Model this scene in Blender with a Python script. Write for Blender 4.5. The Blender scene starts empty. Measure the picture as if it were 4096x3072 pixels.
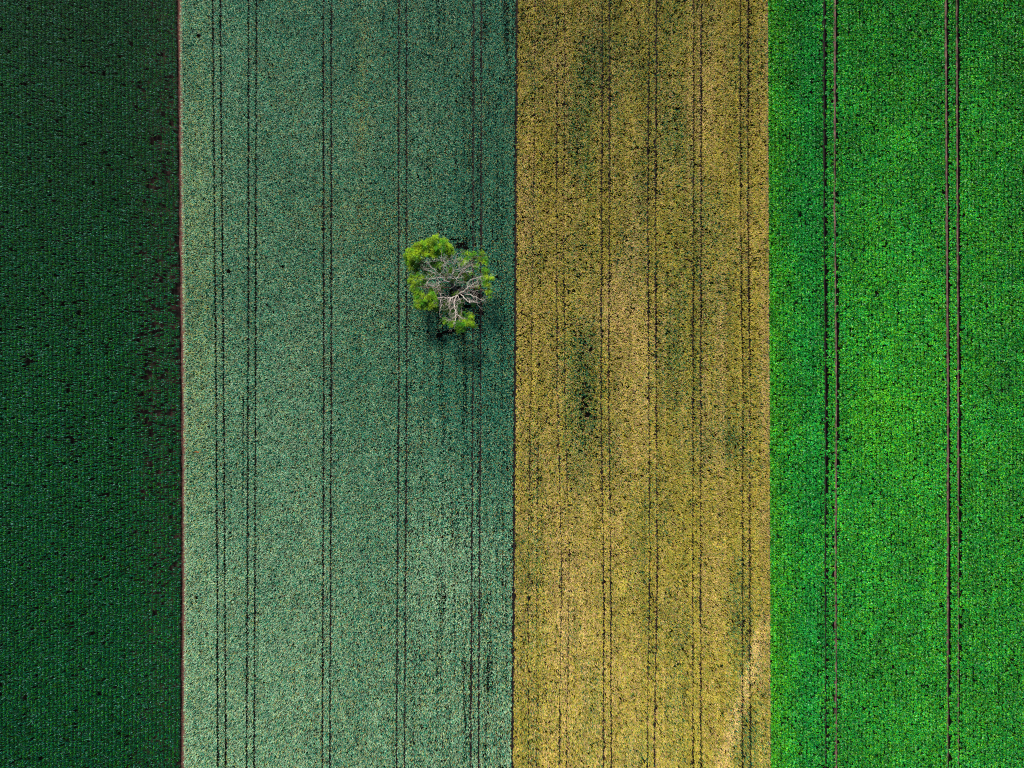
import bpy, math, random
import numpy as np
from mathutils import Vector

random.seed(11)
rng = np.random.default_rng(4)
scene = bpy.context.scene
col = scene.collection

# ------------------------------------------------------------------ scale of the place
CAM_H = 133.3            # drone height over the soil, metres
M_PX = 200.0 / 4096.0    # metres of soil per survey unit (frame is 200 m x 150 m)
HX, HY = 113.0, 87.0     # half size of the area that carries modelled plants
CROP_H = {'maize': 1.25, 'wheat': 0.8, 'ripe': 0.75, 'leafy': 0.45}


def U(u, h=0.0):
    return (np.asarray(u, float) - 2048.0) * M_PX * (CAM_H - h) / CAM_H


def V(v, h=0.0):
    return (1536.0 - np.asarray(v, float)) * M_PX * (CAM_H - h) / CAM_H


def XY(u, v, h=0.0):
    return float(U(u, h)), float(V(v, h))


# ------------------------------------------------------------------ noise on the ground plane
def vnoise(x, y, scale, seed, sy=None):
    g = np.random.default_rng(seed).random((256, 256))
    a = np.asarray(x) / scale + 1000.0
    b = np.asarray(y) / (sy or scale) + 1000.0
    ia = np.floor(a).astype(np.int64)
    ib = np.floor(b).astype(np.int64)
    fa = a - ia
    fb = b - ib
    fa = fa * fa * (3 - 2 * fa)
    fb = fb * fb * (3 - 2 * fb)
    i0, i1, j0, j1 = ia % 256, (ia + 1) % 256, ib % 256, (ib + 1) % 256
    return (g[i0, j0] * (1 - fa) + g[i1, j0] * fa) * (1 - fb) + (g[i0, j1] * (1 - fa) + g[i1, j1] * fa) * fb


def fbm(x, y, scale, seed, octs=3, sy=None):
    out, amp, tot = 0.0, 1.0, 0.0
    for k in range(octs):
        f = 2.0 ** k
        out = out + amp * vnoise(x, y, scale / f, seed + 17 * k, None if sy is None else sy / f)
        tot += amp
        amp *= 0.5
    return out / tot


def blob(x, y, u, v, ru, rv, h, slant=0.0):
    """soft patch of ground, 1 in its middle and 0 outside"""
    cx, cy = XY(u, v, h)
    dx = (x - cx) / (ru * M_PX)
    dy = (y - cy) / (rv * M_PX)
    dx = dx - slant * dy
    return np.exp(-(dx * dx + dy * dy))


def smooth(a, lo, hi):
    t = np.clip((a - lo) / (hi - lo), 0, 1)
    return t * t * (3 - 2 * t)


# ------------------------------------------------------------------ tags and meshes
def tag(o, label=None, cat=None, group=None, kind=None):
    if label:
        o['label'] = label
    if cat:
        o['category'] = cat
    if group:
        o['group'] = group
    if kind:
        o['kind'] = kind
    return o


def mesh_object(name, verts, faces_tri, mat, parent=None, colors=None):
    """triangle mesh straight from numpy arrays"""
    me = bpy.data.meshes.new(name)
    nv, nf = len(verts), len(faces_tri)
    me.vertices.add(nv)
    me.vertices.foreach_set('co', np.ascontiguousarray(verts, np.float32).ravel())
    me.loops.add(nf * 3)
    me.loops.foreach_set('vertex_index', np.ascontiguousarray(faces_tri, np.int32).ravel())
    me.polygons.add(nf)
    me.polygons.foreach_set('loop_start', np.arange(0, nf * 3, 3, dtype=np.int32))
    me.update(calc_edges=True)
    if colors is not None:
        at = me.color_attributes.new('tint', 'FLOAT_COLOR', 'POINT')
        c4 = np.ones((nv, 4), np.float32)
        c4[:, :3] = colors
        at.data.foreach_set('color', c4.ravel())
    me.materials.append(mat)
    o = bpy.data.objects.new(name, me)
    col.objects.link(o)
    if parent is not None:
        o.parent = parent
    return o


def blades(x, y, z0, z1, z2, length, width, az, bend=0.4):
    """arched leaves: foot, knee and tip; five vertices and three triangles each"""
    n = len(x)
    ca, sa = np.cos(az), np.sin(az)
    px, py = -sa * width * 0.5, ca * width * 0.5
    v = np.empty((n, 5, 3), np.float32)
    kx, ky = x + ca * length * bend, y + sa * length * bend
    v[:, 0] = np.stack([x - px * .6, y - py * .6, z0], 1)
    v[:, 1] = np.stack([x + px * .6, y + py * .6, z0], 1)
    v[:, 2] = np.stack([kx + px, ky + py, z1], 1)
    v[:, 3] = np.stack([kx - px, ky - py, z1], 1)
    v[:, 4] = np.stack([x + ca * length, y + sa * length, z2], 1)
    b = (np.arange(n, dtype=np.int32) * 5)[:, None]
    f = np.stack([b + np.array([[0, 1, 2]]), b + np.array([[0, 2, 3]]), b + np.array([[3, 2, 4]])], 1).reshape(-1, 3)
    return v.reshape(-1, 3), f


def mix_tints(n, tints, weights, jitter):
    """pick one tint per leaf by weight (n x k) and vary its brightness"""
    w = np.cumsum(weights / weights.sum(1, keepdims=True), 1)
    r = rng.random((n, 1))
    k = (r > w).sum(1).clip(0, len(tints) - 1)
    c = np.asarray(tints, np.float32)[k]
    return c * (1 + jitter * (rng.random((n, 1)) * 2 - 1)).astype(np.float32)


# ------------------------------------------------------------------ materials
def new_mat(name):
    m = bpy.data.materials.new(name)
    m.use_nodes = True
    nt = m.node_tree
    nt.nodes.clear()
    out = nt.nodes.new('ShaderNodeOutputMaterial')
    return m, nt, out


def leaf_material(name, rough=0.5, spec=0.3, through=0.0, var=0.25, vscale=0.9):
    m, nt, out = new_mat(name)
    N, L = nt.nodes.new, nt.links.new
    at = N('ShaderNodeAttribute')
    at.attribute_name = 'tint'
    geo = N('ShaderNodeNewGeometry')
    noi = N('ShaderNodeTexNoise')
    noi.inputs['Scale'].default_value = vscale
    noi.inputs['Detail'].default_value = 2.0
    L(geo.outputs['Position'], noi.inputs['Vector'])
    mr = N('ShaderNodeMapRange')
    mr.inputs['From Min'].default_value = 0.3
    mr.inputs['From Max'].default_value = 0.7
    mr.inputs['To Min'].default_value = 1 - var
    mr.inputs['To Max'].default_value = 1 + var
    L(noi.outputs['Fac'], mr.inputs['Value'])
    mul = N('ShaderNodeVectorMath')
    mul.operation = 'SCALE'
    L(at.outputs['Color'], mul.inputs[0])
    L(mr.outputs['Result'], mul.inputs['Scale'])
    bs = N('ShaderNodeBsdfPrincipled')
    bs.inputs['Roughness'].default_value = rough
    bs.inputs['Specular IOR Level'].default_value = spec
    L(mul.outputs['Vector'], bs.inputs['Base Color'])
    if through > 0:
        tr = N('ShaderNodeBsdfTranslucent')
        L(mul.outputs['Vector'], tr.inputs['Color'])
        mx = N('ShaderNodeMixShader')
        mx.inputs['Fac'].default_value = through
        L(bs.outputs['BSDF'], mx.inputs[1])
        L(tr.outputs['BSDF'], mx.inputs[2])
        L(mx.outputs['Shader'], out.inputs['Surface'])
    else:
        L(bs.outputs['BSDF'], out.inputs['Surface'])
    return m


def rough_material(name, c0, c1, scale, rough=0.9, detail=6, bump=0.0):
    m, nt, out = new_mat(name)
    N, L = nt.nodes.new, nt.links.new
    geo = N('ShaderNodeNewGeometry')
    noi = N('ShaderNodeTexNoise')
    noi.inputs['Scale'].default_value = scale
    noi.inputs['Detail'].default_value = detail
    noi.inputs['Roughness'].default_value = 0.7
    L(geo.outputs['Position'], noi.inputs['Vector'])
    cr = N('ShaderNodeValToRGB')
    cr.color_ramp.elements[0].position = 0.32
    cr.color_ramp.elements[1].position = 0.68
    cr.color_ramp.elements[0].color = (*c0, 1)
    cr.color_ramp.elements[1].color = (*c1, 1)
    L(noi.outputs['Fac'], cr.inputs['Fac'])
    bs = N('ShaderNodeBsdfPrincipled')
    bs.inputs['Roughness'].default_value = rough
    bs.inputs['Specular IOR Level'].default_value = 0.15
    L(cr.outputs['Color'], bs.inputs['Base Color'])
    if bump > 0:
        bp = N('ShaderNodeBump')
        bp.inputs['Strength'].default_value = bump
        bp.inputs['Distance'].default_value = 0.05
        L(noi.outputs['Fac'], bp.inputs['Height'])
        L(bp.outputs['Normal'], bs.inputs['Normal'])
    L(bs.outputs['BSDF'], out.inputs['Surface'])
    return m


def ground_material():
    """brown soil under the plants; the strips go on as plain crop colours far outside the surveyed land"""
    m, nt, out = new_mat('soil_and_distant_fields')
    N, L = nt.nodes.new, nt.links.new
    geo = N('ShaderNodeNewGeometry')
    sep = N('ShaderNodeSeparateXYZ')
    L(geo.outputs['Position'], sep.inputs[0])
    noi = N('ShaderNodeTexNoise')
    noi.inputs['Scale'].default_value = 0.55
    noi.inputs['Detail'].default_value = 7
    noi.inputs['Roughness'].default_value = 0.7
    L(geo.outputs['Position'], noi.inputs['Vector'])
    soil = N('ShaderNodeValToRGB')
    soil.color_ramp.elements[0].position = 0.48
    soil.color_ramp.elements[1].position = 0.72
    soil.color_ramp.elements[0].color = (0.012, 0.009, 0.008, 1)
    soil.color_ramp.elements[1].color = (0.10, 0.052, 0.044, 1)
    L(noi.outputs['Fac'], soil.inputs['Fac'])
    mr = N('ShaderNodeMapRange')
    mr.inputs['From Min'].default_value = -400
    mr.inputs['From Max'].default_value = 400
    L(sep.outputs['X'], mr.inputs['Value'])
    far = N('ShaderNodeValToRGB')
    far.color_ramp.interpolation = 'CONSTANT'
    e = far.color_ramp.elements
    stops = [(0.0, (.14, .17, .05)), (0.2, (.02, .09, .03)), (0.4195, (.07, .16, .09)), (0.5, (.20, .16, .05)), (0.563, (.02, .20, .03)), (0.72, (.2, .17, .06))]
    e[0].position, e[0].color = stops[0][0], (*stops[0][1], 1)
    e[1].position, e[1].color = stops[1][0], (*stops[1][1], 1)
    for p, c in stops[2:]:
        k = e.new(p)
        k.color = (*c, 1)
    L(mr.outputs['Result'], far.inputs['Fac'])
    ax = N('ShaderNodeMath'); ax.operation = 'ABSOLUTE'
    ay = N('ShaderNodeMath'); ay.operation = 'ABSOLUTE'
    L(sep.outputs['X'], ax.inputs[0]); L(sep.outputs['Y'], ay.inputs[0])
    gx = N('ShaderNodeMath'); gx.operation = 'GREATER_THAN'; gx.inputs[1].default_value = HX
    gy = N('ShaderNodeMath'); gy.operation = 'GREATER_THAN'; gy.inputs[1].default_value = HY
    L(ax.outputs[0], gx.inputs[0]); L(ay.outputs[0], gy.inputs[0])
    mxm = N('ShaderNodeMath'); mxm.operation = 'MAXIMUM'
    L(gx.outputs[0], mxm.inputs[0]); L(gy.outputs[0], mxm.inputs[1])
    mv = N('ShaderNodeMapRange')
    mv.inputs['To Min'].default_value = 0.4
    mv.inputs['To Max'].default_value = 1.5
    L(noi.outputs['Fac'], mv.inputs['Value'])
    sc = N('ShaderNodeVectorMath'); sc.operation = 'SCALE'
    L(far.outputs['Color'], sc.inputs[0]); L(mv.outputs['Result'], sc.inputs['Scale'])
    mx = N('ShaderNodeMix'); mx.data_type = 'RGBA'
    L(mxm.outputs[0], mx.inputs['Factor'])
    soil_shade = N('ShaderNodeMapRange')          # plant shade right of the path, painted into the soil colour
    soil_shade.inputs['From Min'].default_value = float(U(731)) - .6
    soil_shade.inputs['From Max'].default_value = float(U(731)) + .6
    soil_shade.inputs['To Min'].default_value = 1.0
    soil_shade.inputs['To Max'].default_value = 0.16
    L(sep.outputs['X'], soil_shade.inputs['Value'])
    wl = N('ShaderNodeMapRange')           # shade painted under the dense maize, easing at the thin stand by the path
    wl.inputs['From Min'].default_value = float(U(480))
    wl.inputs['From Max'].default_value = float(U(640))
    wl.inputs['To Min'].default_value = 0.12
    wl.inputs['To Max'].default_value = 0.6
    L(sep.outputs['X'], wl.inputs['Value'])
    wm = N('ShaderNodeMath'); wm.operation = 'MULTIPLY'
    L(soil_shade.outputs['Result'], wm.inputs[0]); L(wl.outputs['Result'], wm.inputs[1])
    ws = N('ShaderNodeVectorMath'); ws.operation = 'SCALE'
    L(soil.outputs['Color'], ws.inputs[0]); L(wm.outputs[0], ws.inputs['Scale'])
    L(ws.outputs['Vector'], mx.inputs[6])
    L(sc.outputs['Vector'], mx.inputs[7])
    bs = N('ShaderNodeBsdfPrincipled')
    bs.inputs['Roughness'].default_value = 0.95
    bs.inputs['Specular IOR Level'].default_value = 0.1
    L(mx.outputs[2], bs.inputs['Base Color'])
    L(bs.outputs['BSDF'], out.inputs['Surface'])
    return m


M_ground = ground_material()
M_path = rough_material('trodden_brown_soil', (.075, .033, .026), (.20, .095, .075), 2.2)
M_rut = rough_material('shade_painted_soil', (.005, .004, .006), (.026, .017, .017), .6)  # crop shade over the ruts painted in as near-black soil
M_rut_lit = rough_material('sunlit_pinkish_soil', (.012, .008, .008), (.26, .145, .13), 0.8)  # sunlit copy of the rut soil, its brightness put into the colour
M_maize = leaf_material('maize_leaf', 0.5, 0.14, 0.05)
M_wheat = leaf_material('wheat_leaf', 0.55, 0.30, 0.0, 0.2, 0.7)
M_ripe = leaf_material('ripe_wheat_ear', 0.7, 0.15, 0.0, 0.2, 0.8)
M_leafy = leaf_material('broad_leaf', 0.36, 0.30, 0.08, 0.22, 0.5)
M_tree = leaf_material('tree_leaf', 0.45, 0.30, 0.25, 0.3, 0.8)
M_bark = rough_material('dark_bark', (.035, .034, .04), (.13, .12, .13), 5.0, bump=0.5)
M_live = rough_material('brown_bark', (.12, .07, .045), (.30, .20, .14), 5.0, bump=0.5)
M_dead = rough_material('bleached_wood', (.40, .32, .27), (.85, .76, .71), 3.5, 0.75)
M_coat = rough_material('red_brown_coat', (.30, .10, .03), (.50, .19, .07), 9.0, 0.7)

# ------------------------------------------------------------------ lines of the land (survey units at five stations)
ST = np.array([100, 820, 1540, 2260, 2972], float)


class Line:
    def __init__(self, us, h, vs=ST):
        self.us, self.vs, self.h = np.array(us, float), np.array(vs, float), h

    def x(self, y):
        v = 1536.0 - np.asarray(y) * CAM_H / (CAM_H - self.h) / M_PX
        return U(np.interp(v, self.vs, self.us), self.h)


path_line = Line([716, 723, 731, 734, 731], 0.4)
wheat_end = Line([2067, 2063, 2060, 2056, 2050], 0.8)
ripe_end = Line([3073, 3075, 3079, 3081, 3083], 0.75)
wheat_tracks = [Line(a, 0.8) for a in (
    [851, 857, 864, 868, 870], [881, 888, 894, 899, 902], [994, 993, 992, 989, 986], [1025, 1023, 1022, 1019, 1016],
    [1293, 1294, 1295, 1292, 1289], [1325, 1325, 1325, 1322, 1319], [1595, 1594, 1595, 1590, 1586],
    [1626, 1626, 1627, 1622, 1618], [1894, 1892, 1891, 1887, 1883], [1925, 1924, 1922, 1918, 1914])]
ripe_tracks = [Line(a, 0.75) for a in (
    [2139, 2132, 2122, 2112, 2113], [2170, 2163, 2153, 2146, 2144], [2227, 2224, 2228, 2246, 2237], [2258, 2253, 2258, 2277, 2266],
    [2408, 2407, 2403, 2414, 2414], [2437, 2436, 2434, 2442, 2445], [2595, 2590, 2595, 2599, 2589], [2625, 2621, 2624, 2629, 2618],
    [2774, 2773, 2772, 2770, 2772], [2805, 2803, 2803, 2802, 2803], [2961, 2961, 2971, 2970, 2970], [2992, 2991, 3000, 2999, 3002])]
ripe_w = [.22, .14, .30, .26, .40, .36, .38, .42, .36, .40, .36, .40]
leafy_tracks = [Line(a, 0.45) for a in (
    [3298, 3298, 3304, 3303, 3305], [3342, 3341, 3348, 3345, 3348], [3788, 3792, 3797, 3796, 3795], [3832, 3835, 3838, 3838, 3838])]
leafy_w = [.34, .36, .28, .24]

# holes and beaten spots in the crops: u, v, radius u, radius v
wheat_holes = [(1127, 78, 7, 7), (1090, 259, 6, 6), (793, 142, 10, 10), (914, 1085, 8, 9), (1130, 1067, 7, 8), (1067, 1218, 7, 7),
               (785, 2390, 8, 9), (1820, 957, 22, 6), (1845, 975, 26, 5), (1836, 988, 14, 8), (1758, 1340, 12, 12), (1785, 1330, 18, 7), (1800, 1322, 18, 6),
               (1912, 1182, 14, 12), (1925, 1250, 12, 10), (1984, 1108, 7, 7), (1862, 990, 12, 9), (1890, 1165, 16, 8), (1868, 1225, 20, 7)]
ripe_holes = [(2349, 1657, 13, 10), (2327, 1634, 11, 8), (2343, 1619, 8, 7), (2360, 1598, 8, 6), (2362, 1395, 8, 9), (2115, 2392, 7, 9), (2333, 1590, 6, 7),
              (2320, 1575, 7, 5), (2345, 1583, 8, 5), (2378, 1668, 8, 5), (2155, 1458, 7, 7), (2352, 1568, 6, 5), (2466, 135, 5, 5), (2820, 440, 6, 6)]


def in_holes(x, y, holes, h):
    bad = np.zeros(len(x), bool)
    for (u, v, ru, rv) in holes:
        cx, cy = XY(u, v, h)
        wob = 0.7 + 0.6 * vnoise(x, y, 0.35, 91)
        bad |= (((x - cx) / (ru * M_PX)) ** 2 + ((y - cy) / (rv * M_PX)) ** 2) < wob
    return bad


# ------------------------------------------------------------------ ground, path and wheel tracks
gs = 4000.0
ground = mesh_object('ground', np.array([[-gs, -gs, 0], [gs, -gs, 0], [gs, gs, 0], [-gs, gs, 0]]), np.array([[0, 1, 2], [0, 2, 3]]), M_ground)
tag(ground, 'brown soil sheet under all four crop strips', 'ground', kind='structure')


def strip(name, line, width, mat, label, cat, z=0.006, y0=-HY, y1=HY, group=None):
    ys = np.linspace(y0, y1, 240)
    xs = line.x(ys)
    w = width * (0.75 + 0.5 * vnoise(ys * 0 + width * 9, ys, 1.5, 33))
    v = np.concatenate([np.stack([xs - w / 2, ys, ys * 0 + z], 1), np.stack([xs + w / 2, ys, ys * 0 + z], 1)])
    n = len(ys)
    i = np.arange(n - 1)
    f = np.concatenate([np.stack([i, i + n, i + n + 1], 1), np.stack([i, i + n + 1, i + 1], 1)])
    return tag(mesh_object(name, v, f, mat), label, cat, group, 'structure')


strip('dirt_path', path_line, 0.95, M_path, 'reddish brown bare dirt path between the dark maize and the green wheat', 'path', z=0.008)
g1, g2, g3 = 'wheel tracks in the green wheat', 'wheel tracks in the yellow wheat', 'wheel tracks in the bright green crop'
w_lab = ['dark wheel track in green wheat, first right of the dirt path', 'dark wheel track in green wheat, second right of the dirt path',
         'dark wheel track in green wheat, third right of the dirt path', 'dark wheel track in green wheat, fourth right of the dirt path',
         'left track of the lone pair midway between dirt path and tree', 'right track of the lone pair midway between dirt path and tree',
         'wheel track in green wheat just clearing the left edge of the tree', 'wheel track in green wheat running under the left crown of the tree',
         'wheel track in green wheat running under the right crown of the tree', 'last wheel track in green wheat before the yellow wheat']
for ln, lb in zip(wheat_tracks, w_lab):
    strip('wheel_track', ln, 0.5, M_rut, lb, 'wheel track', group=g1)
ordn = ['first', 'second', 'third', 'fourth', 'fifth', 'sixth', 'seventh', 'eighth', 'ninth', 'tenth', 'eleventh', 'last']
for k, ln in enumerate(ripe_tracks):
    strip('wheel_track', ln, ripe_w[k] + .1, M_rut, 'faint dark wheel track in the yellow wheat, %s counted from the green wheat' % ordn[k], 'wheel track', group=g2)
l_lab = ['black shaded wheel track in bright green crop nearest the yellow wheat', 'pink soil wheel track in the bright green crop, widest of the four',
         'left track of the far right pair in the bright green crop', 'right track of the far right pair in the bright green crop']
for k, ln in enumerate(leafy_tracks):
    strip('wheel_track', ln, leafy_w[k] + .1, M_rut_lit if k else M_rut, l_lab[k], 'wheel track', group=g3)
strip('furrow', wheat_end, 0.6, M_rut, 'thin dark furrow between the green wheat and the yellow wheat', 'furrow')
strip('furrow', ripe_end, 0.5, M_rut_lit, 'thin furrow between the yellow wheat and the bright green crop', 'furrow')
short_track = Line([973, 972, 970], 0.8, [1583, 1830, 2200])
strip('wheel_track', short_track, 0.35, M_rut, 'short broken wheel track stopping halfway down the green wheat', 'wheel track', y0=float(V(2200)), y1=float(V(1583)), group=g1)


def survey_uv(x, y, h):
    k = CAM_H / (CAM_H - h) / M_PX
    return x * k + 2048.0, 1536.0 - y * k


TREE_X, TREE_Y = XY(1826, 1170)

# ------------------------------------------------------------------ maize (left strip)
def build_maize():
    h = CROP_H['maize']
    rows = int((100 * 1.13 + float(U(716))) / 0.765) + 1
    xs, ys = [], []
    for r in range(rows):
        step = 0.24
        yy = np.arange(-HY, HY, step)
        yy = yy + rng.normal(0, 0.05, len(yy))
        xx = path_line.x(yy) - 0.68 - r * 0.765 + rng.normal(0, 0.035, len(yy)) + 0.10 * (vnoise(yy * 0 + r * 3.1, yy, 9.0, 5) - 0.5)
        xs.append(xx)
        ys.append(yy)
    x, y = np.concatenate(xs), np.concatenate(ys)
    m = x > -HX
    x, y = x[m], y[m]
    u, v = survey_uv(x, y, h)
    thin = 0.60 * blob(x, y, 640, 1000, 60, 800, h) * smooth(vnoise(x, y, 1.2, 8), 0.5, 0.8)
    thin += 0.75 * (blob(x, y, 690, 1800, 22, 420, h) + blob(x, y, 590, 1550, 45, 260, h) + blob(x, y, 705, 1100, 16, 350, h)) * smooth(vnoise(x, y, 1.0, 9), 0.4, 0.7)
    thin += 0.5 * blob(x, y, 560, 330, 12, 20, h) + 0.5 * blob(x, y, 110, 1440, 25, 25, h) + 0.5 * blob(x, y, 270, 1750, 40, 30, h)
    thin += 0.35 * smooth(vnoise(x, y, 0.7, 10), 0.72, 0.85) + 0.03
    keep = rng.random(len(x)) > thin
    x, y = x[keep], y[keep]
    n = len(x)
    tall = h * (0.86 + 0.28 * fbm(x, y, 2.0, 21)) * rng.uniform(.88, 1.1, n)
    V_, F_, C_ = [], [], []
    off = 0
    u, v = survey_uv(x, y, h)
    light = 0.72 + 0.34 * smooth(v, 0, 2200) + 0.25 * (fbm(x, y, 14, 71) - 0.5)  # darker towards the top: brightness falloff put into the leaf colour
    for k in range(7):
        side = 0.0 if k % 2 == 0 else math.pi
        az = side + rng.normal(0, 0.42, n)
        if k == 6:
            az = rng.uniform(0, 2 * math.pi, n)
        lev = [0.45, 0.5, 0.65, 0.7, 0.84, 0.9, 1.0][k]
        ln = [0.42, 0.42, 0.40, 0.40, 0.34, 0.32, 0.2][k] * rng.uniform(.75, 1.25, n)
        wd = np.full(n, [0.08, 0.08, 0.08, 0.08, 0.075, 0.075, 0.11][k])
        z0 = tall * (lev - 0.16)
        z1 = tall * lev + rng.normal(0, .03, n)
        z2 = z1 - ln * rng.uniform(0.0, .55, n) + (0.05 if k > 3 else 0)
        vv, ff = blades(x, y, z0, z1, z2, ln, wd, az, 0.5)
        V_.append(vv)
        F_.append(ff + off)
        off += len(vv)
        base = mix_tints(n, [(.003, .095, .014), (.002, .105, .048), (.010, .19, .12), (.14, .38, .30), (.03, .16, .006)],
                         np.tile([[.40, .34, .13, .06, .07]], (n, 1)), (.35)) * (light * [.45, .45, .7, .7, 1.0, 1.1, 1.0][k])[:, None]  # lower leaves painted darker for the shade between rows
        if k == 6:
            base = mix_tints(n, [(.015, .22, .006), (.006, .17, .012)], np.ones((n, 2)), .3) * light[:, None]
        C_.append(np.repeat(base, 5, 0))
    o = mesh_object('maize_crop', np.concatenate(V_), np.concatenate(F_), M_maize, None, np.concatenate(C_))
    tag(o, 'dark green maize plants in close straight rows along the left side', 'maize', kind='stuff')


# ------------------------------------------------------------------ green wheat
def build_wheat():
    h = CROP_H['wheat']
    x0, x1 = float(U(700)), float(U(2075))
    n = int((x1 - x0) * 2 * HY * 84)
    x = rng.uniform(x0, x1, n)
    y = rng.uniform(-HY, HY, n)
    keep = (x > path_line.x(y) + 0.36 + .12 * (vnoise(x, y, .5, 3) - .5)) & (x < wheat_end.x(y) - 0.30 + .25 * (vnoise(x, y, .4, 4) - .5))
    for ln in wheat_tracks:
        keep &= np.abs(x - ln.x(y)) > 0.175 + .10 * (vnoise(x, y, .5, 6, 2.5) - .5)
    v = 1536.0 - y / M_PX
    keep &= ~((np.abs(x - short_track.x(y)) < 0.17) & (v > 1583) & (rng.random(n) < np.interp(v, [1583, 1850, 2200], [1.0, .85, .0])))
    keep &= ~in_holes(x, y, wheat_holes, h)
    keep &= (x - TREE_X) ** 2 + (y - TREE_Y) ** 2 > 1.3 ** 2
    x, y = x[keep], y[keep]
    u, v = survey_uv(x, y, h)
    # drill rows
    rowi = np.floor(x / 0.32).astype(int)
    stripe = np.random.default_rng(77).random(4000)[rowi % 4000]
    stripe2 = vnoise(x, y, 0.30, 41, 14.0)
    strong = 0.25 + 0.6 * smooth(u, 1400, 1900) + 0.15 * smooth(v, 2000, 2900)
    dens = 1 - strong * (0.35 * (1 - stripe) + 0.55 * smooth(stripe2, 0.55, 0.85))
    lodged = blob(x, y, 1900, 1200, 60, 80, h) + blob(x, y, 1790, 1330, 40, 25, h) + blob(x, y, 1850, 975, 40, 22, h)
    dens *= 1 - 0.25 * lodged
    dens *= 0.80 + 0.4 * vnoise(x, y, 0.45, 43)
    keep = rng.random(len(x)) < dens
    x, y, u, v, lodged = x[keep], y[keep], u[keep], v[keep], lodged[keep]
    n = len(x)
    top = h * (0.94 + 0.14 * fbm(x, y, 0.9, 50)) + rng.normal(0, .035, n) - 0.35 * np.clip(lodged, 0, 1) * vnoise(x, y, .8, 51)
    ln = rng.uniform(.14, .34, n)
    wd = rng.uniform(.035, .075, n)
    az = rng.uniform(0, 2 * math.pi, n)
    V_, F_ = blades(x, y, top * .45, top, top - ln * rng.uniform(-.15, .7, n), ln, wd, az, .45)
    # stand tint: pale, yellow, deep; light falloff over the field painted in
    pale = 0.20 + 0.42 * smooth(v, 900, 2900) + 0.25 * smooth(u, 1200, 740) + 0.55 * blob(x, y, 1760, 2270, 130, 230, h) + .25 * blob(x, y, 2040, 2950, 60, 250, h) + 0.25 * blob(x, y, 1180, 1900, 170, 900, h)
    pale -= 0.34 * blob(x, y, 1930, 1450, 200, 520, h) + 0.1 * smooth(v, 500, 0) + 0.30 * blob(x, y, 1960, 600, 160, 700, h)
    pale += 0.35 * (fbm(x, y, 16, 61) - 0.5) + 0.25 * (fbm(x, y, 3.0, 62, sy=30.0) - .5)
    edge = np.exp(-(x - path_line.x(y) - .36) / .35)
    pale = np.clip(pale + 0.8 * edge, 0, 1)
    yel = 0.16 + 0.75 * blob(x, y, 790, 1200, 70, 1100, h) + 0.85 * blob(x, y, 1450, 330, 30, 360, h) * smooth(fbm(x, y, 2.5, 64), .3, .6) + 0.16 * smooth(v, 2000, 3000) + .28 * blob(x, y, 1420, 880, 210, 100, h) + .15 * blob(x, y, 1560, 1050, 120, 160, h)
    yel = np.clip(yel + 0.2 * (fbm(x, y, 5, 63) - .5), 0.02, 1)
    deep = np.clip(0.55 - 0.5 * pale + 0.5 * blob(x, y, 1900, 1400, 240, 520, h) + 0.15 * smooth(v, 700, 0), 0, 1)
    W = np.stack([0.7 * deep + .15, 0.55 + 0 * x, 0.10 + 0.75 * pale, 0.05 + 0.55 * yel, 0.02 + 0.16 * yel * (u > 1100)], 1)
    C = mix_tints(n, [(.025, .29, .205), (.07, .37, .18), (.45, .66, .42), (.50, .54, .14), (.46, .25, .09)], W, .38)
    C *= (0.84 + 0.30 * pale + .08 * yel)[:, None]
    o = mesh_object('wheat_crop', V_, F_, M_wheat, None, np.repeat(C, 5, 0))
    tag(o, 'blue-green standing wheat in the broad strip around the tree', 'wheat', kind='stuff')


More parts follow.
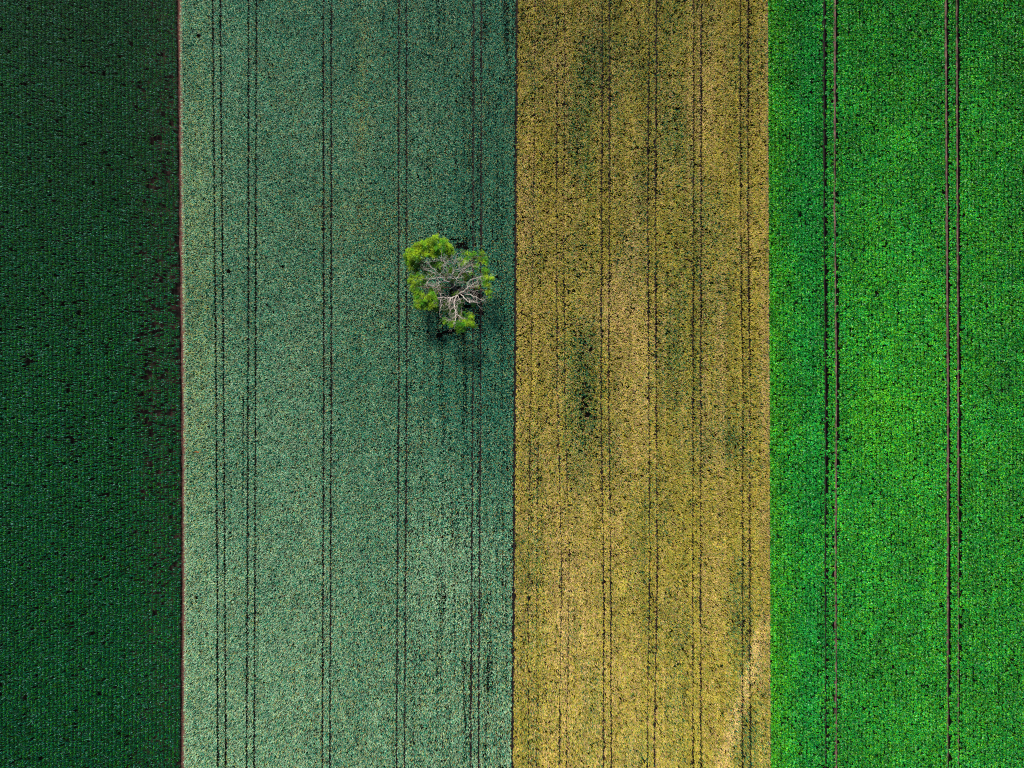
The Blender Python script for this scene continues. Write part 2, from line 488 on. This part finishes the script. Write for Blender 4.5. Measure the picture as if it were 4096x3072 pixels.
# ------------------------------------------------------------------ yellow ripening wheat
def build_ripe():
    h = CROP_H['ripe']
    x0, x1 = float(U(2040)), float(U(3090))
    n = int((x1 - x0) * 2 * HY * 80)
    x = rng.uniform(x0, x1, n)
    y = rng.uniform(-HY, HY, n)
    keep = (x > wheat_end.x(y) + 0.16 + .3 * (vnoise(x, y, .5, 3) - .5)) & (x < ripe_end.x(y) - 0.10 + .12 * (vnoise(x, y, .4, 4) - .5))
    x, y = x[keep], y[keep]
    n = len(x)
    u, v = survey_uv(x, y, h)
    keep = np.ones(n, bool)
    for k, ln in enumerate(ripe_tracks):
        w = ripe_w[k] * .46 * (0.65 + 0.6 * vnoise(x, y, 0.5, 6 + k, 4.0)) * (0.5 + fbm(x * 0 + k, y, 14, 90))
        jog = .12 * (vnoise(x * 0 + k, y, 2.0, 77) - .5)
        keep &= ~((np.abs(x - ln.x(y) - jog) < w) & (rng.random(n) < .93))
    keep &= ~in_holes(x, y, ripe_holes, h)
    x, y = x[keep], y[keep]
    u, v = survey_uv(x, y, h)
    B = lambda *a: blob(x, y, *a[:4], h, *(a[4:]))
    green = .9 * B(2330, 1390, 75, 130) + .85 * B(2335, 1620, 60, 140) + .75 * B(2360, 255, 50, 170, .25) + .55 * B(2315, 560, 50, 170, -.2)
    green += .5 * B(2556, 760, 40, 230) + .45 * B(2700, 520, 60, 200) + .40 * B(2690, 1450, 60, 230) + .5 * B(2900, 1760, 80, 130) + .35 * B(2850, 850, 60, 120)
    green += .35 * B(2130, 2350, 50, 330) + .55 * B(3005, 2980, 45, 110) + .35 * B(2950, 2350, 35, 220) + .5 * B(2678, 74, 22, 16) + .30 * B(2480, 900, 40, 160) + .3 * B(2320, 1900, 60, 220) + .35 * B(2460, 2480, 30, 60)
    green += .75 * (fbm(x, y, 4.0, 101, 3, 12.0) - .5) + .12 * smooth(v, 700, 0) + .08
    green = np.clip(green, 0, 1)
    lane = np.exp(-((u - np.interp(v, [2440, 2655, 2847, 3072], [3070, 3012, 2952, 2890])) / 26.0) ** 2) * smooth(v, 2430, 2600) * (0.6 + .6 * vnoise(x, y, 1.2, 111))
    tan = .55 * B(2450, 1214, 70, 130) + .6 * B(2550, 1490, 70, 330) + .5 * B(2110, 800, 40, 230) + .6 * B(2300, 2500, 120, 420) + .5 * B(2220, 260, 60, 250) + .5 * B(2530, 1000, 50, 200)
    tan += .4 * B(3055, 1500, 25, 500) + .3 * B(2800, 430, 60, 300) + .6 * (fbm(x, y, 5, 103, 3, 14.0) - .5) + .5 * (vnoise(x, y, .7, 131, 60.0) - .5) + 1.6 * lane
    tan = np.clip(tan + .2, 0, 1)
    dens = 0.92 - 0.34 * green - .15 * smooth(vnoise(x, y, .28, 105, 12.0), .6, .9) + .12 * tan
    dens *= 0.42 + 0.92 * smooth(vnoise(x, y, .55, 106) * .6 + vnoise(x, y, .27, 107) * .4, .22, .62)
    keep = rng.random(len(x)) < dens
    x, y, u, v, green, tan, lane = x[keep], y[keep], u[keep], v[keep], green[keep], tan[keep], lane[keep]
    n = len(x)
    top = h * (0.80 + 0.36 * fbm(x, y, 0.7, 150, 2)) + rng.normal(0, .03, n) - .22 * np.clip(lane, 0, 1)
    ln = rng.uniform(.18, .40, n)
    wd = rng.uniform(.035, .08, n)
    az = rng.normal(-0.8, .8, n) + 2.2 * (fbm(x, y, 3.0, 120) - .5)
    V_, F_ = blades(x, y, top * .35, top, top - ln * rng.uniform(-.1, .6, n), ln, wd, az, .42)
    W = np.stack([.12 + .9 * tan, .80 - .35 * green - .25 * tan, (.30 + .25 * green), .04 + .75 * green, .02 + .35 * green, .04 + 0 * x], 1)
    C = mix_tints(n, [(.60, .40, .17), (.49, .39, .045), (.20, .28, .04), (.04, .16, .045), (.02, .20, .12), (.52, .25, .07)], W, .35)
    strk = vnoise(x, y, .45, 130, 40.0)
    C *= (1.02 - .18 * green + .12 * tan + .35 * (strk - .5) + .22 * np.clip(lane, 0, 1) + .10 * smooth(v, 1500, 2900) - .10 * smooth(v, 600, 0))[:, None]  # includes painted light falloff: darker top end, brighter bottom end
    o = mesh_object('ripening_wheat_crop', V_, F_, M_ripe, None, np.repeat(C, 5, 0))
    tag(o, 'yellow-brown ripening wheat with green patches in the middle strip', 'wheat', kind='stuff')


# ------------------------------------------------------------------ bright broad-leaved crop (right strip)
def build_leafy():
    h = CROP_H['leafy']
    x0 = float(U(3070))
    nrow = int((HX - x0) / 0.72)
    xs, ys = [], []
    for r in range(nrow):
        yy = np.arange(-HY, HY, 0.36)
        yy = yy + rng.normal(0, .09, len(yy))
        xs.append(ripe_end.x(yy) + 0.42 + r * 0.72 + rng.normal(0, .085, len(yy)))
        ys.append(yy)
    x, y = np.concatenate(xs), np.concatenate(ys)
    m = x < HX
    x, y = x[m], y[m]
    keep = rng.random(len(x)) > 0.01 + .15 * smooth(vnoise(x, y, .8, 200), .74, .9)
    for k, ln in enumerate(leafy_tracks):
        d = np.abs(x - ln.x(y))
        keep &= d > leafy_w[k] * .5 + .12
    x, y = x[keep], y[keep]
    n = len(x)
    size = (0.72 + .5 * fbm(x, y, 1.6, 201)) * rng.uniform(.75, 1.2, n)
    plant_tone = rng.normal(1, .14, n)
    K = 20
    px, py, ps, pt = np.repeat(x, K), np.repeat(y, K), np.repeat(size, K), np.repeat(plant_tone, K)
    N = len(px)
    th = rng.uniform(0, 2 * math.pi, N)
    q = np.sqrt(rng.random(N))
    R = 0.46 * ps
    lx, ly = px + np.cos(th) * q * R, py + np.sin(th) * q * R
    for k, ln in enumerate(leafy_tracks):
        hw = leafy_w[k] * .5 * (.45 + .95 * vnoise(lx * 0, ly, 1.6, 300 + k))
        c = ln.x(ly)
        d = lx - c
        inside = np.abs(d) < hw
        lx = np.where(inside, c + np.sign(d) * (hw + rng.uniform(0, .12, N)), lx)
    e = ripe_end.x(ly)
    lx = np.maximum(lx, e + .14 + rng.uniform(0, .1, N))
    lz = h * ps * (0.62 + 0.62 * np.sqrt(np.clip(1 - q * q * .92, 0, 1))) * .82 + rng.normal(0, .03, N)
    # outward normal of the mound, ruffled
    nx, ny = np.cos(th) * q * 1.1 + rng.normal(0, .25, N), np.sin(th) * q * 1.1 + rng.normal(0, .25, N)
    nz = np.sqrt(np.clip(1 - .6 * q * q, .2, 1))
    nl = np.sqrt(nx * nx + ny * ny + nz * nz)
    nx, ny, nz = nx / nl, ny / nl, nz / nl
    a = rng.uniform(0, 2 * math.pi, N)
    tx, ty = np.cos(a), np.sin(a)
    tz = -(nx * tx + ny * ty) / np.maximum(nz, .25)
    tl = np.sqrt(tx * tx + ty * ty + tz * tz)
    T = np.stack([tx / tl, ty / tl, tz / tl], 1)
    Nn = np.stack([nx, ny, nz], 1)
    Bv = np.cross(Nn, T)
    L = (rng.uniform(.09, .15, N))[:, None]
    Wd = L * rng.uniform(.6, .85, N)[:, None]
    P = np.stack([lx, ly, lz], 1)
    v = np.empty((N, 4, 3), np.float32)
    v[:, 0] = P - T * L
    v[:, 1] = P + Bv * Wd + Nn * L * .22
    v[:, 2] = P + T * L - Nn * L * .12
    v[:, 3] = P - Bv * Wd + Nn * L * .22
    b = (np.arange(N, dtype=np.int32) * 4)[:, None]
    F = np.stack([b + np.array([[0, 1, 2]]), b + np.array([[0, 2, 3]])], 1).reshape(-1, 3)
    u, vv = survey_uv(px, py, h)
    B = lambda *aa: blob(px, py, *aa[:4], h, *(aa[4:]))
    yel = .32 + .55 * np.exp(-((u - 3095) / 40.) ** 2) + .45 * B(3575, 1640, 150, 160) + .25 * B(3450, 1500, 120, 420) + .20 * smooth(vv, 1800, 2900) * smooth(3500, 0, 1) * np.exp(-((u - 3130) / 60.) ** 2) + .1 * smooth(u, 3400, 3600)
    yel -= .25 * np.exp(-((u - 3250) / 50.) ** 2) + .12 * B(3230, 600, 60, 700)
    yel += .5 * (fbm(px, py, 7, 210) - .5) + .25 * (fbm(px, py, 1.3, 211) - .5)
    yel = np.clip(yel, 0, 1)
    W = np.stack([.75 - .45 * yel, .45 + .1 * yel, .03 + .75 * yel, .015 + 0 * yel], 1)
    C = mix_tints(N, [(.012, .36, .065), (.025, .45, .018), (.14, .55, .008), (.30, .62, .30)], W, .3)
    tone = pt * (.80 + .22 * blob(px, py, 3600, 1500, 330, 700, h) - .10 * smooth(vv, 700, 0) - .08 * smooth(u, 3850, 4096) + .40 * (fbm(px, py, 6, 215) - .5) + .25 * (vnoise(px, py, .9, 216, 12.0) - .5))  # darker top and right margin: light falloff painted into the tone
    C *= tone[:, None]
    o = mesh_object('leafy_crop', v.reshape(-1, 3), F, M_leafy, None, np.repeat(C, 4, 0))
    tag(o, 'bright green broad-leaved low crop filling the right side', 'leafy crop', kind='stuff')


build_maize()
build_wheat()
build_ripe()
build_leafy()

# ------------------------------------------------------------------ the lone half-dead tree
tree = bpy.data.objects.new('broadleaf_tree', None)
col.objects.link(tree)
tree.location = (TREE_X, TREE_Y, 0)
tag(tree, 'lone half-dead tree with green outer foliage and bare white branches in the wheat', 'tree')
TO = Vector((TREE_X, TREE_Y, 0))


def T3(zx, zy, h):
    """tree survey grid (fine units over the crown) to metres, relative to the foot of the tree"""
    x, y = XY(1550 + zx / 3.19, 880 + zy / 3.19, h)
    return Vector((x, y, h)) - TO


class Wood:
    def __init__(self):
        self.v, self.f, self.n = [], [], 0

    def tube(self, pts, radii, sides=6):
        pts = [Vector(p) for p in pts]
        prev = None
        rings = []
        for i, p in enumerate(pts):
            d = (pts[min(i + 1, len(pts) - 1)] - pts[max(i - 1, 0)]).normalized()
            a = d.orthogonal().normalized() if prev is None else (prev - d * prev.dot(d)).normalized()
            prev = a
            b = d.cross(a)
            idx = []
            for k in range(sides):
                t = 2 * math.pi * k / sides
                self.v.append(p + (a * math.cos(t) + b * math.sin(t)) * radii[i])
                idx.append(self.n)
                self.n += 1
            rings.append(idx)
        for r0, r1 in zip(rings, rings[1:]):
            for k in range(sides):
                k2 = (k + 1) % sides
                self.f.append((r0[k], r0[k2], r1[k2]))
                self.f.append((r0[k], r1[k2], r1[k]))
        self.v.append(pts[-1]); tip = self.n; self.n += 1
        for k in range(sides):
            self.f.append((rings[-1][k], rings[-1][(k + 1) % sides], tip))

    def build(self, name, mat, label=None):
        o = mesh_object(name, np.array([tuple(p) for p in self.v]), np.array(self.f), mat, tree)
        if label:
            o['label'] = label
        return o


def crook(pts, wob=0.10, sub=4):
    """smooth the polyline and give it the small crooks of real wood"""
    out = []
    P = [pts[0]] + pts + [pts[-1]]
    for i in range(1, len(P) - 2):
        for s in range(sub):
            t = s / sub
            p0, p1, p2, p3 = P[i - 1], P[i], P[i + 1], P[i + 2]
            q = 0.5 * ((2 * p1) + (p2 - p0) * t + (2 * p0 - 5 * p1 + 4 * p2 - p3) * t * t + (3 * p1 - p0 - 3 * p2 + p3) * t ** 3)
            if out:
                q = q + Vector((random.gauss(0, wob), random.gauss(0, wob), random.gauss(0, wob)))
            out.append(q)
    out.append(pts[-1])
    return out


def twigs(w, pts, radii, every, length, depth):
    for i in range(2, len(pts) - 1):
        if random.random() > every:
            continue
        d = (pts[i + 1] - pts[i]).normalized()
        side = d.orthogonal().normalized()
        ang = random.uniform(0, 2 * math.pi)
        side = (side * math.cos(ang) + d.cross(side) * math.sin(ang))
        g = (d * random.uniform(.5, 1.0) + side * random.uniform(.6, 1.1) + Vector((0, 0, .25))).normalized()
        L = length * random.uniform(.5, 1.3)
        n = 6
        tp = [pts[i]]
        for k in range(n):
            g = (g + Vector((random.gauss(0, .28), random.gauss(0, .28), random.gauss(0, .2)))).normalized()
            tp.append(tp[-1] + g * L / n)
        r0 = min(radii[i] * .6, .035)
        tr = [r0 + (.010 - r0) * k / n for k in range(n + 1)]
        w.tube(tp, tr, 4)
        if depth > 0:
            twigs(w, tp, tr, .55, L * .5, depth - 1)


def limb(w, spec, r0, r1, every=.45, tl=1.2, depth=1, wob=.07):
    pts = crook([T3(*s) for s in spec], wob)
    n = len(pts)
    rad = [r0 + (r1 - r0) * (i / (n - 1)) ** .8 for i in range(n)]
    w.tube(pts, rad, 7)
    if every > 0:
        twigs(w, pts, rad, every, tl, depth)


w = Wood()
foot = T3(900, 948, 0)
pts = crook([Vector((0, 0, -.1)), Vector((-.02, .03, .6)), T3(880, 905, 2.2), T3(848, 868, 3.6), T3(832, 838, 4.8), T3(800, 785, 6.0)], .03)
rr = [.62 - .40 * (i / (len(pts) - 1)) ** .7 for i in range(len(pts))]
rr[0] = .85
w.tube(pts, rr, 12)
pts = crook([T3(880, 905, 2.2), T3(890, 920, 3.6), T3(902, 944, 5.4)], .03)
w.tube(pts, [.42 - .20 * i / (len(pts) - 1) for i in range(len(pts))], 10)
pts = crook([T3(856, 872, 3.4), T3(828, 860, 4.4), T3(800, 850, 5.2)], .03)
w.tube(pts, [.26 - .16 * i / (len(pts) - 1) for i in range(len(pts))], 8)
w.build('trunk', M_bark)

dead = [
    [([(800, 785, 6), (720, 775, 7), (690, 740, 8), (640, 735, 8.8), (560, 752, 9.5), (480, 745, 10)], .15, .03),
     ([(720, 775, 7), (660, 810, 8), (640, 850, 8.4), (600, 882, 8.8)], .09, .03),
     ([(500, 775, 9.6), (520, 820, 9.4), (560, 840, 9.2), (600, 850, 9.0)], .06, .03)],
    [([(690, 740, 8), (655, 690, 9), (600, 630, 10), (540, 590, 10.5), (520, 530, 11)], .10, .025),
     ([(640, 735, 8.8), (610, 690, 9.6), (560, 662, 10.2), (490, 630, 10.6)], .07, .02),
     ([(690, 740, 8), (675, 700, 8.8), (700, 650, 9.4), (710, 610, 9.8)], .06, .02)],
    [([(800, 785, 6), (775, 700, 8), (760, 655, 9)], .10, .04), ([(775, 700, 8), (790, 728, 7.9), (830, 746, 7.8), (890, 746, 8.3), (920, 690, 9), (960, 632, 10), (1030, 590, 10.6), (1092, 560, 11)], .11, .025),
     ([(920, 690, 9), (960, 662, 9.6), (1030, 655, 10), (1052, 665, 10.2), (1085, 590, 10.8)], .07, .02),
     ([(960, 632, 10), (920, 610, 10.4), (914, 560, 10.9), (900, 540, 11)], .06, .02),
     ([(960, 632, 10), (985, 570, 10.8), (1000, 510, 11.3)], .05, .02)],
    [([(820, 745, 7.8), (825, 690, 8.6), (850, 640, 9.3), (848, 560, 10.2), (862, 500, 10.8), (896, 425, 11.3)], .10, .03),
     ([(850, 560, 10.2), (800, 530, 10.7), (760, 520, 11)], .05, .02)],
    [([(760, 660, 9), (720, 600, 9.8), (745, 555, 10.3), (700, 510, 10.8), (690, 450, 11.2)], .09, .03),
     ([(745, 555, 10.3), (770, 510, 10.8)], .05, .02)],
    [([(858, 865, 3.8), (848, 800, 5.6), (868, 772, 6.3), (920, 800, 7), (975, 803, 7.6)], .13, .03)],
    [([(902, 944, 5.4), (942, 925, 6.3), (985, 905, 7), (1022, 860, 8), (1062, 840, 8.5), (1110, 802, 9), (1155, 790, 9.5)], .20, .03),
     ([(1062, 840, 8.5), (1090, 862, 8.6), (1130, 850, 8.9), (1172, 830, 9.2)], .08, .02),
     ([(985, 905, 7), (1060, 908, 7.4), (1140, 902, 7.9), (1190, 890, 8.2)], .08, .02),
     ([(1050, 770, 9), (1110, 745, 9.4), (1180, 722, 9.8), (1220, 712, 10)], .08, .03),
     ([(1022, 860, 8), (1030, 810, 8.5), (1050, 770, 9)], .07, .05)],
    [([(935, 945, 5.9), (990, 1000, 7), (1046, 1050, 7.8), (1090, 1040, 8.1), (1160, 1062, 8.5)], .12, .03),
     ([(950, 932, 6.1), (1060, 955, 7), (1130, 985, 7.6), (1190, 1020, 8), (1250, 1022, 8.3)], .11, .03)],
    [([(902, 944, 5.4), (870, 972, 6.2), (812, 990, 7), (742, 990, 7.8), (682, 985, 8.5), (640, 1000, 9), (590, 1022, 9.3)], .19, .03),
     ([(682, 985, 8.5), (680, 1060, 8.8), (686, 1110, 9), (660, 1165, 9.1)], .08, .02),
     ([(680, 985, 8.5), (676, 930, 8.6)], .06, .02),
     ([(812, 990, 7), (775, 1040, 7.8), (740, 1082, 8.3)], .07, .02), ([(812, 990, 7), (790, 1045, 7.8), (785, 1092, 8.2), (795, 1130, 8.4)], .07, .02),
     ([(830, 985, 6.8), (834, 1030, 7.6), (845, 1065, 8)], .06, .02)],
    [([(885, 962, 6), (860, 1020, 7), (853, 1090, 7.8), (866, 1160, 8.3), (873, 1220, 8.8), (865, 1280, 9.2), (850, 1310, 9.4), (862, 1342, 9.5)], .14, .03),
     ([(872, 1210, 8.7), (920, 1226, 9), (942, 1256, 9.3), (992, 1262, 9.6)], .08, .025),
     ([(853, 1095, 7.8), (886, 1150, 8.3), (892, 1182, 8.5)], .06, .02), ([(853, 1100, 7.9), (815, 1145, 8.4), (795, 1172, 8.6)], .06, .02),
     ([(890, 965, 6.1), (922, 1012, 7), (936, 1062, 7.6)], .07, .02), ([(860, 1290, 9.3), (800, 1276, 9.5), (745, 1275, 9.6)], .05, .02)],
]
dl = ['bare bleached limb reaching left from the trunk', 'bare bleached limb forking to upper left', 'white forked limb bending to upper right', 'thin bare limb pointing up the crown',
      'grey bare limb beside the thick foliage', 'short bare limb hooked right of the trunk', 'long white limb reaching right', 'thin drooping limbs at lower right', 'bleached limb sweeping to lower left', 'bare limb running down to the lower leaves']
for specs, lb in zip(dead, dl):
    w = Wood()
    for (s, a, b) in specs:
        limb(w, s, a * .8, b * .85, .6, 1.6, 1)
    w.build('limb', M_dead, lb)

live = [[([(850, 868, 3.6), (740, 740, 6), (600, 560, 7.5), (480, 440, 9.2), (380, 400, 10)], .22, .05), ([(600, 560, 7.5), (620, 430, 9.3), (590, 320, 10.5)], .14, .04), ([(620, 430, 9.3), (740, 380, 10.6)], .10, .04),
         ([(600, 560, 7.5), (440, 560, 8.0), (320, 560, 8.6)], .10, .04)],
        [([(828, 860, 4.4), (700, 860, 6), (560, 860, 7.5), (420, 850, 8.5), (340, 830, 9)], .15, .04), ([(700, 860, 6), (600, 960, 7.8), (500, 1000, 9)], .11, .04)],
        [([(985, 905, 7), (1120, 860, 8), (1230, 790, 9), (1290, 750, 9.5)], .10, .04), ([(1120, 860, 8), (1220, 900, 8.6), (1280, 900, 9)], .07, .03)],
        [([(873, 1220, 8.8), (940, 1290, 8.6), (1020, 1310, 9)], .07, .03), ([(873, 1220, 8.8), (820, 1300, 8.6), (760, 1320, 9)], .07, .03)],
        [([(900, 745, 8.2), (1010, 600, 9), (1080, 500, 9.6), (1200, 460, 10)], .10, .04), ([(1010, 600, 9), (1130, 590, 9.6)], .06, .03)]]
for specs in live:
    w = Wood()
    for (s, a, b) in specs:
        limb(w, s, a, b, .4, 1.4, 1)
    w.build('limb', M_live)

LEAF = {
    'thick yellow-green foliage at upper left': [
        (340, 430, 110, 105, 10.2, 1.5, 1), (440, 350, 120, 85, 10.8, 1.5, 1), (590, 300, 110, 85, 11.2, 1.5, 1), (720, 330, 95, 80, 10.8, 1.4, 1), (805, 395, 65, 65, 10, 1.2, .9),
        (530, 420, 110, 70, 10.3, 1.5, 1), (620, 225, 50, 40, 10.8, .8, .9), (720, 255, 45, 30, 10.6, .8, .7), (300, 570, 62, 100, 8.6, 1.2, .9), (260, 470, 50, 80, 9.2, 1.2, .9),
        (400, 560, 70, 90, 7.0, 1.2, .7), (470, 630, 60, 60, 6.6, 1.0, .6), (640, 430, 90, 50, 9.4, 1.0, .8), (780, 450, 60, 50, 9, 1, .7), (350, 650, 60, 40, 7, .9, .6)],
    'green foliage on the left side': [
        (310, 770, 45, 85, 8.6, 1.2, .9), (350, 860, 65, 80, 9, 1.2, .9), (390, 950, 62, 80, 9, 1.2, .9), (420, 1065, 80, 75, 8.8, 1.3, 1), (525, 975, 90, 80, 9.5, 1.3, 1), (575, 1050, 68, 85, 9.2, 1.3, 1),
        (400, 740, 70, 50, 8.6, 1, .75), (470, 800, 60, 60, 7.6, 1, .6), (520, 1110, 90, 45, 8.2, 1, .8), (560, 890, 50, 40, 8, .8, .6), (660, 890, 48, 55, 6.2, .9, .8), (600, 1130, 50, 35, 8, .8, .6), (370, 1110, 40, 30, 8.4, .8, .7)],
    'thin green foliage inside the bare crown': [
        (600, 570, 75, 45, 8.2, .9, .6), (700, 550, 80, 55, 8.6, .9, .6), (770, 640, 50, 50, 7.6, .8, .5), (660, 660, 60, 40, 7.2, .8, .4), (860, 700, 55, 45, 7, .8, .5), (740, 700, 50, 40, 6.6, .8, .5),
        (560, 700, 60, 40, 7.4, .8, .5), (820, 610, 40, 50, 8.2, .8, .4), (820, 775, 35, 30, 6.4, .5, .6), (895, 935, 18, 18, 5.7, .3, .9), (840, 948, 18, 14, 6.6, .3, .7), (1020, 720, 75, 60, 6.6, .9, .6), (960, 770, 50, 40, 6, .8, .4)],
    'scattered green foliage at upper right': [
        (1000, 420, 55, 28, 9.4, .7, .5), (1100, 432, 38, 32, 9.8, .7, .8), (1200, 430, 45, 28, 9.8, .7, .8), (1222, 505, 45, 50, 9.8, .8, .7), (1262, 540, 28, 28, 9.6, .6, .9), (1000, 510, 60, 45, 9.6, .8, .45),
        (1135, 600, 28, 45, 9.6, .7, .7), (1070, 480, 50, 40, 9.2, .8, .4), (1150, 510, 40, 40, 9.4, .7, .4), (920, 500, 40, 40, 8.8, .7, .4), (940, 570, 50, 40, 8.4, .8, .4), (1080, 680, 40, 30, 8.4, .6, .4)],
    'green foliage at the right edge': [
        (1248, 672, 52, 50, 9.6, .9, .85), (1295, 750, 78, 42, 9.8, .9, .9), (1255, 812, 60, 60, 9.4, 1, .85), (1285, 900, 38, 42, 9, .8, .85), (1300, 980, 22, 20, 8.8, .4, .8), (1215, 750, 40, 50, 9, .8, .6), (1150, 870, 40, 30, 8.2, .6, .4)],
    'green foliage at the lower end': [
        (745, 1285, 52, 45, 9, .9, .75), (855, 1335, 110, 50, 9, .9, .75), (1005, 1300, 95, 60, 9.4, 1, .9), (920, 1395, 70, 38, 8.6, .8, .85), (1062, 1232, 45, 35, 9.2, .7, .8), (1095, 1335, 36, 45, 9, .7, .8), (1000, 1205, 50, 28, 8.8, .7, .5),
        (760, 1120, 70, 60, 5.8, .9, .65), (880, 1130, 60, 60, 5.6, .8, .5), (930, 1060, 50, 50, 5.8, .8, .45), (820, 1220, 60, 50, 6.4, .9, .55), (720, 1030, 30, 30, 5.2, .6, .7), (940, 1210, 50, 50, 6.5, .8, .4), (1085, 1085, 24, 24, 4.8, .5, .7)],
}


def foliage(label, blobs):
    P, S = [], []
    for (zx, zy, rx, ry, hh, th, dn) in blobs:
        c = T3(zx, zy, hh)
        k = M_PX / 3.19 * (CAM_H - hh) / CAM_H
        ax, ay = rx * k * 1.1, ry * k * 1.1
        n = int(130 * dn ** 1.5 * ax * ay * math.pi)
        # clumps within the mass, leaves sit in the clumps
        nc = max(5, int(ax * ay * 14.0))
        cc = rng.normal(0, 1, (nc, 3))
        cc /= np.linalg.norm(cc, axis=1, keepdims=True)
        cc *= (rng.random((nc, 1)) ** .4) * .88
        cc[:, 2] = np.abs(cc[:, 2]) * 1.1 - .25
        pick = rng.integers(0, nc, n)
        q = cc[pick] * np.array([ax, ay, th]) + rng.normal(0, 1, (n, 3)) * np.array([.20, .20, .16])
        P.append(q + np.array(tuple(c)))
    P = np.concatenate(P)
    n = len(P)
    # each spray: five narrow leaflets fanned from one point
    K = 5
    az0 = rng.uniform(0, 2 * math.pi, n)
    az = np.repeat(az0, K) + np.tile(np.linspace(-1.9, 1.9, K), n) + rng.normal(0, .25, n * K)
    B = np.repeat(P, K, 0)
    L = rng.uniform(.11, .21, n * K)
    W = L * rng.uniform(.26, .38, n * K)
    dz = rng.normal(-.05, .35, n * K) * L
    ca, sa = np.cos(az), np.sin(az)
    v = np.empty((n * K, 4, 3), np.float32)
    tilt = rng.normal(0, .5, n * K) * W
    v[:, 0] = B
    v[:, 1] = B + np.stack([ca * L * .5 - sa * W * .5, sa * L * .5 + ca * W * .5, dz * .5 + tilt * .5 + .01], 1)
    v[:, 2] = B + np.stack([ca * L, sa * L, dz], 1)
    v[:, 3] = B + np.stack([ca * L * .5 + sa * W * .5, sa * L * .5 - ca * W * .5, dz * .5 - tilt * .5 + .01], 1)
    b = (np.arange(n * K, dtype=np.int32) * 4)[:, None]
    F = np.stack([b + np.array([[0, 1, 2]]), b + np.array([[0, 2, 3]])], 1).reshape(-1, 3)
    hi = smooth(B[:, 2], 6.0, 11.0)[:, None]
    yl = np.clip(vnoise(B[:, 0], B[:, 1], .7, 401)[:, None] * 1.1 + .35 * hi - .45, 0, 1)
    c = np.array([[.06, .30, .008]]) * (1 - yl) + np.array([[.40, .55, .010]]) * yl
    c = c * (.35 + .75 * hi) * (.6 + .8 * vnoise(B[:, 0], B[:, 1], .45, 402)[:, None]) * np.repeat(rng.uniform(.55, 1.45, (n, 1)), K, 0)  # low inner leaves painted darker, crown shade put into the colour
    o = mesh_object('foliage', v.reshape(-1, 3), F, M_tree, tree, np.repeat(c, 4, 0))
    o['label'] = label


for lb, bl in LEAF.items():
    foliage(lb, bl)

# ------------------------------------------------------------------ small red-brown animal in the wheat
def build_animal():
    nodes = [((0, 0, .66), .10), ((.22, 0, .68), .115), ((-.22, 0, .70), .105), ((-.36, 0, .80), .06), ((-.46, .01, .90), .055), ((-.57, .02, .86), .03),
             ((.34, 0, .64), .08), ((.40, 0, .62), .03),
             ((-.22, .07, .45), .035), ((-.21, .08, .22), .02), ((-.21, .08, .02), .018), ((-.22, -.07, .45), .035), ((-.20, -.08, .22), .02), ((-.20, -.08, .02), .018),
             ((.30, .08, .46), .05), ((.37, .08, .26), .024), ((.33, .08, .02), .018), ((.30, -.08, .46), .05), ((.37, -.08, .26), .024), ((.33, -.08, .02), .018),
             ((-.42, .06, .98), .015), ((-.42, -.05, .98), .015)]
    edges = [(0, 1), (0, 2), (2, 3), (3, 4), (4, 5), (1, 6), (6, 7), (2, 8), (8, 9), (9, 10), (2, 11), (11, 12), (12, 13), (1, 14), (14, 15), (15, 16), (1, 17), (17, 18), (18, 19), (4, 20), (4, 21)]
    me = bpy.data.meshes.new('animal')
    me.from_pydata([p for p, _ in nodes], edges, [])
    o = bpy.data.objects.new('animal', me)
    col.objects.link(o)
    sk = o.modifiers.new('skin', 'SKIN')
    for k, (_, r) in enumerate(nodes):
        me.skin_vertices[0].data[k].radius = (r, r)
    me.skin_vertices[0].data[0].use_root = True
    sb = o.modifiers.new('soft', 'SUBSURF')
    sb.levels = sb.render_levels = 2
    me.materials.append(M_coat)
    x, y = XY(790, 1808, .7)
    o.location = (x, y, .16)
    o.rotation_euler = (0, 0, -.12)
    tag(o, 'tiny reddish brown animal half hidden in pale green wheat near the dirt path', 'animal')


build_animal()

# ------------------------------------------------------------------ light and camera
EL, AZ = math.radians(52), math.radians(-14)      # sun height; compass angle from image top, towards the left
d = Vector((math.sin(AZ) * math.cos(EL), math.cos(AZ) * math.cos(EL), math.sin(EL)))
ld = bpy.data.lights.new('sun', 'SUN')
ld.energy = 4.6
ld.angle = math.radians(14)
ld.color = (1.0, .95, .86)
sun = bpy.data.objects.new('sun', ld)
sun.rotation_euler = d.to_track_quat('Z', 'Y').to_euler()
sun.location = d * 300
col.objects.link(sun)

world = bpy.data.worlds.new('World')
scene.world = world
world.use_nodes = True
nt = world.node_tree
bg = nt.nodes['Background']
sky = nt.nodes.new('ShaderNodeTexSky')
sky.sky_type = 'NISHITA'
sky.sun_disc = False
sky.sun_elevation = EL
sky.sun_rotation = AZ
nt.links.new(sky.outputs[0], bg.inputs['Color'])
bg.inputs['Strength'].default_value = 0.07

cd = bpy.data.cameras.new('camera')
cd.sensor_width = 36.0
cd.lens = 36.0 * CAM_H / 200.0
cd.clip_end = 10000
cam = bpy.data.objects.new('camera', cd)
cam.location = (0, 0, CAM_H)
cam.rotation_euler = (0, 0, 0)
col.objects.link(cam)
scene.camera = cam

scene.view_settings.view_transform = 'Standard'
scene.view_settings.look = 'None'
scene.view_settings.exposure = 0
scene.render.engine = 'CYCLES'
scene.cycles.use_denoising = False
scene.cycles.max_bounces = 5
scene.cycles.diffuse_bounces = 2
scene.cycles.glossy_bounces = 1
scene.cycles.filter_width = 1.1
